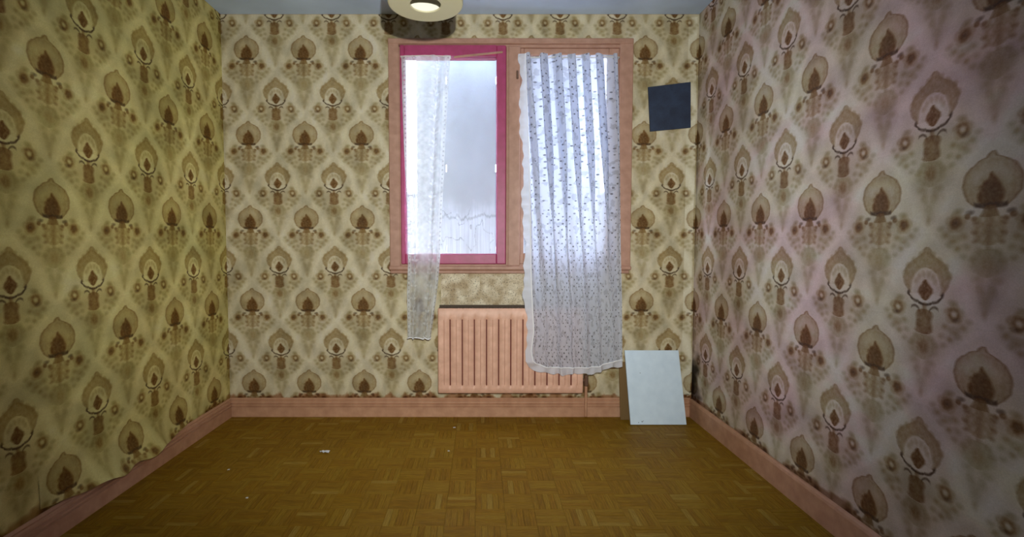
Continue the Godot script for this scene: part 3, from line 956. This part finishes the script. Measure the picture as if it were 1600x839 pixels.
func build_radiator() -> void:
	var t := thing("radiator", "salmon painted panel radiator with vertical flutes under the window", "radiator", Vector3(0.1875, 0.175, -2.98))
	var hw := 0.4445
	var ht := 0.525
	var zf := 0.048
	# pressed front: eleven deep grooves with a shallow one between, fading out near top and bottom edges
	var st := begin()
	var pitch := 0.0742
	var first := -hw + 0.0745
	var xs := []
	for i in 12:
		var c := -hw + 0.0375 + i * pitch
		for k in [-0.0335, -0.0270, -0.0055, -0.0025, 0.0, 0.0025, 0.0055, 0.0270, 0.0335]:
			xs.append(c + k)
	xs.push_front(-hw)
	xs.append(hw)
	var ys := [0.0, 0.010, 0.036, 0.044, 0.052, 0.25, 0.44, 0.452, 0.462, 0.470, 0.512, ht]
	var rows := []
	var uvs := []
	for y in ys:
		var r := []
		var u := []
		for x in xs:
			var e := 1.0 if y > 0.048 and y < 0.459 else (0.5 if y > 0.040 and y < 0.468 else 0.0)
			var k := fposmod(x - first + pitch * 0.5, pitch) - pitch * 0.5      # distance to the nearest deep groove
			var mid := fposmod(x - first, pitch) - pitch * 0.5
			var d := 0.0
			if absf(k) < 0.0042 and x > first - 0.01 and x < first + pitch * 10.2:
				d = 0.011
			if absf(mid) < 0.0014:
				d = 0.0035
			var z := zf - d * e
			if y == 0.0 or y == ht:
				z -= 0.008
			if absf(x) >= hw - 0.0001:
				z -= 0.006
			r.append(Vector3(x, y, z))
			u.append(Vector2(x, y))
		rows.append(r)
		uvs.append(u)
	sheet(st, rows, uvs)
	obj("front_panel", st, M.salmon_radiator, t)
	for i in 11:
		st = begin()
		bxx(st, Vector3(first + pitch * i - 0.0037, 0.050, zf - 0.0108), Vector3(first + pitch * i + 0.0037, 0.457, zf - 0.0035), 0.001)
		obj("groove", st, M.groove_shade, t)  # dark strip: recess shade painted along the groove floor
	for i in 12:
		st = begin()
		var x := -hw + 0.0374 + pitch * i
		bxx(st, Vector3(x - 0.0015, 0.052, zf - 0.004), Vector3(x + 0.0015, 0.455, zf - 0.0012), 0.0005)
		obj("crease", st, M.crease_shade, t)  # thin strip: painted shading of the shallow groove
	st = begin()
	bxx(st, Vector3(-hw + 0.002, 0.002, -0.035), Vector3(hw - 0.002, ht - 0.03, zf - 0.0125), 0.004)
	obj("body", st, M.salmon_radiator, t)
	for s in [-1.0, 1.0]:
		st = begin()
		bxx(st, Vector3(s * hw, 0.004, -0.036), Vector3(s * (hw - 0.006), ht - 0.004, zf - 0.006), 0.002)
		obj("side_panel", st, M.salmon_radiator, t)
	st = begin()
	for i in 44:
		var x := -hw + 0.01 + (2.0 * hw - 0.02) * i / 43.0
		bxx(st, Vector3(x - 0.006, ht - 0.022, -0.034), Vector3(x + 0.006, ht - 0.002, zf - 0.012), 0.0005)
	bxx(st, Vector3(-hw + 0.004, ht - 0.016, -0.036), Vector3(hw - 0.004, ht + 0.012, -0.026), 0.001)
	obj("top_grille", st, M.grille_brown, t)
	# valve and pipe at the right foot
	st = begin()
	tube(st, [Vector3(0.476, -0.163, -0.012), Vector3(0.476, 0.02, -0.012), Vector3(0.474, 0.055, -0.012)], 0.009)
	obj("feed_pipe", st, M.salmon_trim, t)
	st = begin()
	bxx(st, Vector3(0.462, 0.03, -0.028), Vector3(0.488, 0.10, 0.004), 0.006)
	bxx(st, Vector3(0.43, 0.058, -0.02), Vector3(0.468, 0.078, -0.004), 0.004)
	obj("valve", st, M.old_metal, t)
	for s in [-0.3, 0.3]:
		st = begin()
		bxx(st, Vector3(s - 0.02, 0.08, -0.0455), Vector3(s + 0.02, 0.45, -0.034), 0.002)
		obj("bracket", st, M.old_metal, t)

# pixel column of a curtain edge on the window wall to metres, at depth z below: x offset from the lens axis
func xw(px: float, y: float, z: float) -> float:
	var p := deg_to_rad(2.8)
	return (px - 750.0) / 757.0 * (-z * cos(p) - (y - 1.087) * sin(p))

func build_lace() -> void:
	var t := thing("lace_curtain", "narrow white lace curtain hanging over the magenta casement", "curtain", Vector3(-0.40, 0, ZB))
	var ytop := 2.228
	var ybot := 0.512
	var le := [[0.512, 637.0], [0.80, 636.0], [1.0, 637.5], [1.30, 636.0], [1.6, 632.0], [1.9, 629.0], [2.23, 627.0]]
	var ri := [[0.512, 673.0], [0.65, 678.0], [0.83, 684.0], [1.02, 688.0], [1.4, 692.0], [1.8, 697.0], [2.05, 701.0], [2.23, 704.0]]
	var rows := []
	var uvs := []
	for j in 90:
		var q := j / 89.0
		var y := lerpf(ytop, ybot, q)
		var r := []
		var u := []
		for i in 49:
			var k := i / 48.0
			var z := 0.052 + 0.028 * q + 0.014 * sin(k * 15.0 + 1.2 * sin(y * 2.0) + 0.6) * (1.0 - 0.35 * q) + 0.006 * sin(k * 37.0 - y * 3.0) + 0.012 * sin(y * 1.7 + 1.0)
			var zw := ZB + z
			var px := lerpf(along(le, y), along(ri, y), k + 0.10 * sin(k * TAU * 2.0 + 0.5 * sin(y * 1.3)) * sin(PI * k))
			var yy := y + (0.006 * sin(k * 19.0) if q > 0.97 else 0.0)
			r.append(Vector3(xw(px, y, zw) + 0.40, yy, z))
			u.append(Vector2(k, (ytop - y) / 0.62))
		rows.append(r)
		uvs.append(u)
	var st := begin()
	sheet(st, rows, uvs)
	obj("cloth", st, M.lace, t)
	st = begin()
	tube(st, [Vector3(-0.08, ytop - 0.006, 0.05), Vector3(0.07, ytop - 0.004, 0.058), Vector3(0.225, ytop - 0.006, 0.05)], 0.003)
	for x in [-0.078, 0.222]:
		tube(st, [Vector3(x, ytop - 0.006, 0.05), Vector3(x, ytop - 0.006, 0.012)], 0.0025)
	obj("curtain_wire", st, M.cord_white, t)
	st = begin()
	var hem := []
	for i in 25:
		hem.append(rows[89][i * 2] + Vector3(0, 0.004, 0.001))
	tube(st, hem, 0.0035, 8)
	obj("hem", st, M.piping_white, t)

func build_dotted_curtain() -> void:
	var t := thing("dotted_curtain", "white curtain with small grey dots and a frilled edge, hanging over the radiator", "curtain", Vector3(0.55, 0, ZB))
	var ytop := 2.236
	var le := [[0.36, 836.0], [0.40, 831.5], [0.45, 830.0], [0.57, 834.0], [0.70, 832.0], [0.90, 830.0], [1.3, 828.5], [1.7, 826.0], [2.24, 821.0]]
	var ri := [[0.36, 972.5], [0.75, 972.0], [1.05, 970.0], [1.6, 968.5], [2.24, 965.0]]
	var foot := [[0.0, 0.388], [0.03, 0.370], [0.12, 0.349], [0.3, 0.346], [0.6, 0.346], [0.72, 0.354], [0.9, 0.384], [1.0, 0.394]]
	var nj := 120
	var ni := 121
	var rows := []
	var uvs := []
	for j in nj:
		var q := j / float(nj - 1)
		var r := []
		var u := []
		for i in ni:
			var k := i / float(ni - 1)
			var y := lerpf(ytop + 0.004 * sin(k * 46.0), along(foot, k), q)
			var amp := lerpf(0.021, 0.007, smoothstep(0.1, 0.85, q))
			var ph := (k - 0.10 * q) * TAU * 6.6
			var fold := sin(ph + 0.7 * sin(ph * 0.5 + 1.0)) * amp + 0.35 * amp * sin(ph * 2.3 + 2.0 * q)
			var z := 0.045 + 0.095 * smoothstep(0.25, 0.8, q) + fold
			var zw := ZB + z
			var kk := k + 0.078 * sin(ph + 1.2) * (1.0 - 0.85 * smoothstep(0.25, 0.75, q)) * smoothstep(0.0, 0.08, k) * smoothstep(1.0, 0.92, k)
			r.append(Vector3(xw(lerpf(along(le, y), along(ri, y), kk), y, zw) - 0.55, y, z))
			u.append(Vector2(k * 1.25, (ytop - y) / 0.80))
		rows.append(r)
		uvs.append(u)
	var st := begin()
	sheet(st, rows, uvs)
	obj("cloth", st, M.dotted_cloth, t)
	# piping: down the left edge and along the foot; the gathered frill outside it
	var path := []
	for j in nj - 4:
		path.append([rows[j][0], Vector3(-1, 0, 0)])
	for i in range(0, ni):
		var side := smoothstep(0.0, 0.10, i / float(ni - 1))
		path.append([rows[nj - 1][i], Vector3(-1, 0, 0).slerp(Vector3(0, -1, 0), clampf(side, 0.02, 1.0))])
	st = begin()
	var pp := []
	for k in path.size():
		pp.append(path[k][0] + Vector3(0, 0, 0.003))
	tube(st, pp, 0.0032, 8)
	obj("piping", st, M.piping_white, t)
	st = begin()
	var fr := []
	var fu := []
	var run := 0.0
	for k in path.size():
		if k > 0:
			run += (path[k][0] - path[k - 1][0]).length()
		var r := []
		var u := []
		var down: float = -path[k][1].y
		for i in 7:
			var q := i / 6.0
			var wide := 0.042 * (1.0 + 0.10 * sin(run * 70.0) + 0.12 * sin(run * 31.0))
			if k > path.size() - 45:
				wide *= 0.92
			var o: Vector3 = path[k][0] + path[k][1] * wide * q
			o.z += q * 0.010 * sin(run * 95.0 + 0.8 * sin(run * 27.0)) - 0.004 * q
			o.x += (1.0 - down) * q * 0.008 * sin(run * 12.0)
			r.append(o)
			u.append(Vector2(run * 2.0, q))
		fr.append(r)
		fu.append(u)
	sheet(st, fr, fu)
	obj("frill", st, M.frill_cloth, t)
	st = begin()
	var wire := []
	for i in 13:
		wire.append(rows[1][i * 10] + Vector3(0, 0, -0.004))
	wire.push_front(Vector3(wire[0].x - 0.03, wire[0].y, 0.03))
	wire.append(Vector3(wire[-1].x + 0.012, wire[-1].y, 0.03))
	tube(st, wire, 0.003, 8)
	for e in [wire[0], wire[-1]]:
		tube(st, [e, Vector3(e.x, e.y, 0.004)], 0.003, 8)
	obj("curtain_wire", st, M.cord_white, t)

func build_lamp() -> void:
	var t := thing("pendant_lamp", "cream drum pendant lamp with a round opening in its underside", "lamp", Vector3(-0.193, 1.935, -1.76))
	var st := begin()
	var r := 0.1326
	lathe(st, Vector3.ZERO, [Vector2(0.0535, 0.0045), Vector2(0.054, 0.0015), Vector2(0.056, 0.0), Vector2(r - 0.006, 0.0), Vector2(r - 0.002, 0.0015), Vector2(r, 0.006), Vector2(r, 0.128), Vector2(r - 0.004, 0.132), Vector2(0.03, 0.132)])
	obj("drum_shade", st, M.lamp_cream, t)
	st = begin()
	lathe(st, Vector3.ZERO, [Vector2(0.03, 0.127), Vector2(r - 0.004, 0.127), Vector2(r - 0.004, 0.0045), Vector2(0.0535, 0.0045)])
	obj("lining", st, M.lamp_inside, t)
	st = begin()
	lathe(st, Vector3(0, 0.0, 0), [Vector2(0.0, 0.105), Vector2(0.018, 0.107), Vector2(0.020, 0.112), Vector2(0.020, 0.14), Vector2(0.012, 0.17), Vector2(0.0, 0.172)], 24)
	obj("lamp_holder", st, M.cord_white, t)
	st = begin()
	tube(st, [Vector3(0, 0.165, 0), Vector3(0, H - 1.935, 0)], 0.0035)
	obj("cord", st, M.cord_white, t)
	st = begin()
	lathe(st, Vector3(0, H - 1.935, 0), [Vector2(0.0, -0.04), Vector2(0.02, -0.038), Vector2(0.045, -0.015), Vector2(0.05, 0.0)], 32)
	obj("ceiling_rose", st, M.cord_white, t)

func slab(st: SurfaceTool, c: Array, thick: Vector3, ch := 0.0) -> void:
	# a board with four front corners in order, thickness given behind it
	var n: Vector3 = -thick.normalized()
	quad(st, c[0], c[1], c[2], c[3], n, [Vector2(0, 0), Vector2(1, 0), Vector2(1, 1), Vector2(0, 1)])
	quad(st, c[0] + thick, c[1] + thick, c[2] + thick, c[3] + thick, -n)
	var m: Vector3 = (c[0] + c[1] + c[2] + c[3]) * 0.25
	for k in 4:
		var a: Vector3 = c[k]
		var b: Vector3 = c[(k + 1) % 4]
		var o := ((a + b) * 0.5 - m)
		var nn := (b - a).cross(thick).normalized()
		quad(st, a, b, b + thick, a + thick, nn if nn.dot(o) > 0.0 else -nn)

func build_boards() -> void:
	# dark square on the back wall, hung a little askew
	var t := thing("wall_panel", "square dark slate-blue panel fixed askew on the wallpaper", "panel", Vector3(1.165, 1.93, ZB))
	var st := begin()
	var p := [Vector3(1.031, 2.052, 0), Vector3(1.290, 2.083, 0), Vector3(1.296, 1.807, 0), Vector3(1.048, 1.784, 0)]
	var c := []
	for q in p:
		c.append(q - Vector3(1.165, 1.93, 0) + Vector3(0, 0, 0.012))
	slab(st, c, Vector3(0, 0, -0.014))
	obj("face", st, M.slate_blue, t)
	# brown board against the wall, the white one leaning in front of it
	t = thing("brown_board", "brown hardboard sheet standing behind the white board", "board", Vector3(1.047, 0, -2.958))
	st = begin()
	var lean := Basis(Vector3.RIGHT, -0.155)
	bx(st, Vector3(0, 0.178, -0.0025), Vector3(0.35, 0.355, 0.005), 0.001, Transform3D(lean, Vector3(0, 0.001, 0)))
	obj("sheet", st, M.hardboard, t)
	t = thing("white_board", "smooth white board leaning against the wall in the corner", "board", Vector3(1.077, 0, -2.87))
	st = begin()
	var tilt := Basis(Vector3.RIGHT, -atan2(0.142, 0.426))
	bx(st, Vector3(0, 0.2225, -0.006), Vector3(0.337, 0.445, 0.012), 0.0015, Transform3D(tilt, Vector3(0, 0.004, 0.0)))
	obj("panel", st, M.white_laminate, t)
	st = begin()
	for d in [[-0.085, 0.305, 0.0022], [-0.098, 0.018, 0.0035], [-0.12, 0.013, 0.0025], [-0.09, 0.022, 0.002]]:
		st = begin()
		bx(st, Vector3(d[0], d[1], 0.0002), Vector3(d[2] * 2.0, d[2] * 1.5, 0.0008), 0.0003, Transform3D(tilt, Vector3(0, 0.004, 0.0)))
		obj("dirt_speck", st, M.speck_grey, t)

func build_scraps() -> void:
	var spots := [[-0.812, -2.488, 0.026, 0.012], [-0.152, -2.826, 0.007, 0.006], [-1.213, -2.287, 0.006, 0.006], [-0.999, -2.027, 0.006, 0.005], [-0.165, -2.50, 0.006, 0.005]]
	for i in spots.size():
		var s: Array = spots[i]
		var at := Vector3(s[0], 0.0005, s[1])
		var st := begin()
		var rows := []
		var uvs := []
		for j in 6:
			var r := []
			var u := []
			for k in 6:
				var x: float = (k / 5.0 - 0.5) * 2.0 * s[2] * (1.0 - 0.3 * absf(j / 5.0 - 0.5) + rng.randf_range(-0.12, 0.12))
				var z: float = (j / 5.0 - 0.5) * 2.0 * s[3] * (1.0 + rng.randf_range(-0.2, 0.2))
				r.append(Vector3(x, 0.0015 + s[3] * 0.8 * absf(sin(k * 1.3 + j * 0.7)) * rng.randf_range(0.5, 1.0), z))
				u.append(Vector2())
			rows.append(r)
			uvs.append(u)
		sheet(st, rows, uvs)
		M.paper_scrap.cull_mode = BaseMaterial3D.CULL_DISABLED
		var o := obj("paper_scrap" if i == 0 else "paint_flake", st, M.paper_scrap)
		o.position = at
		if i == 0:
			tag(o, "crumpled white paper scrap, largest bit of litter on the parquet", "litter")
		else:
			tag(o, ["", "tiny white flake on the parquet near the skirting under the radiator", "tiny white flake on the parquet beside the olive wall", "tiny white flake on the parquet, closest one to the viewer", "tiny white flake in the middle of the parquet in front of the radiator"][i], "litter", "white flakes fallen on the parquet")
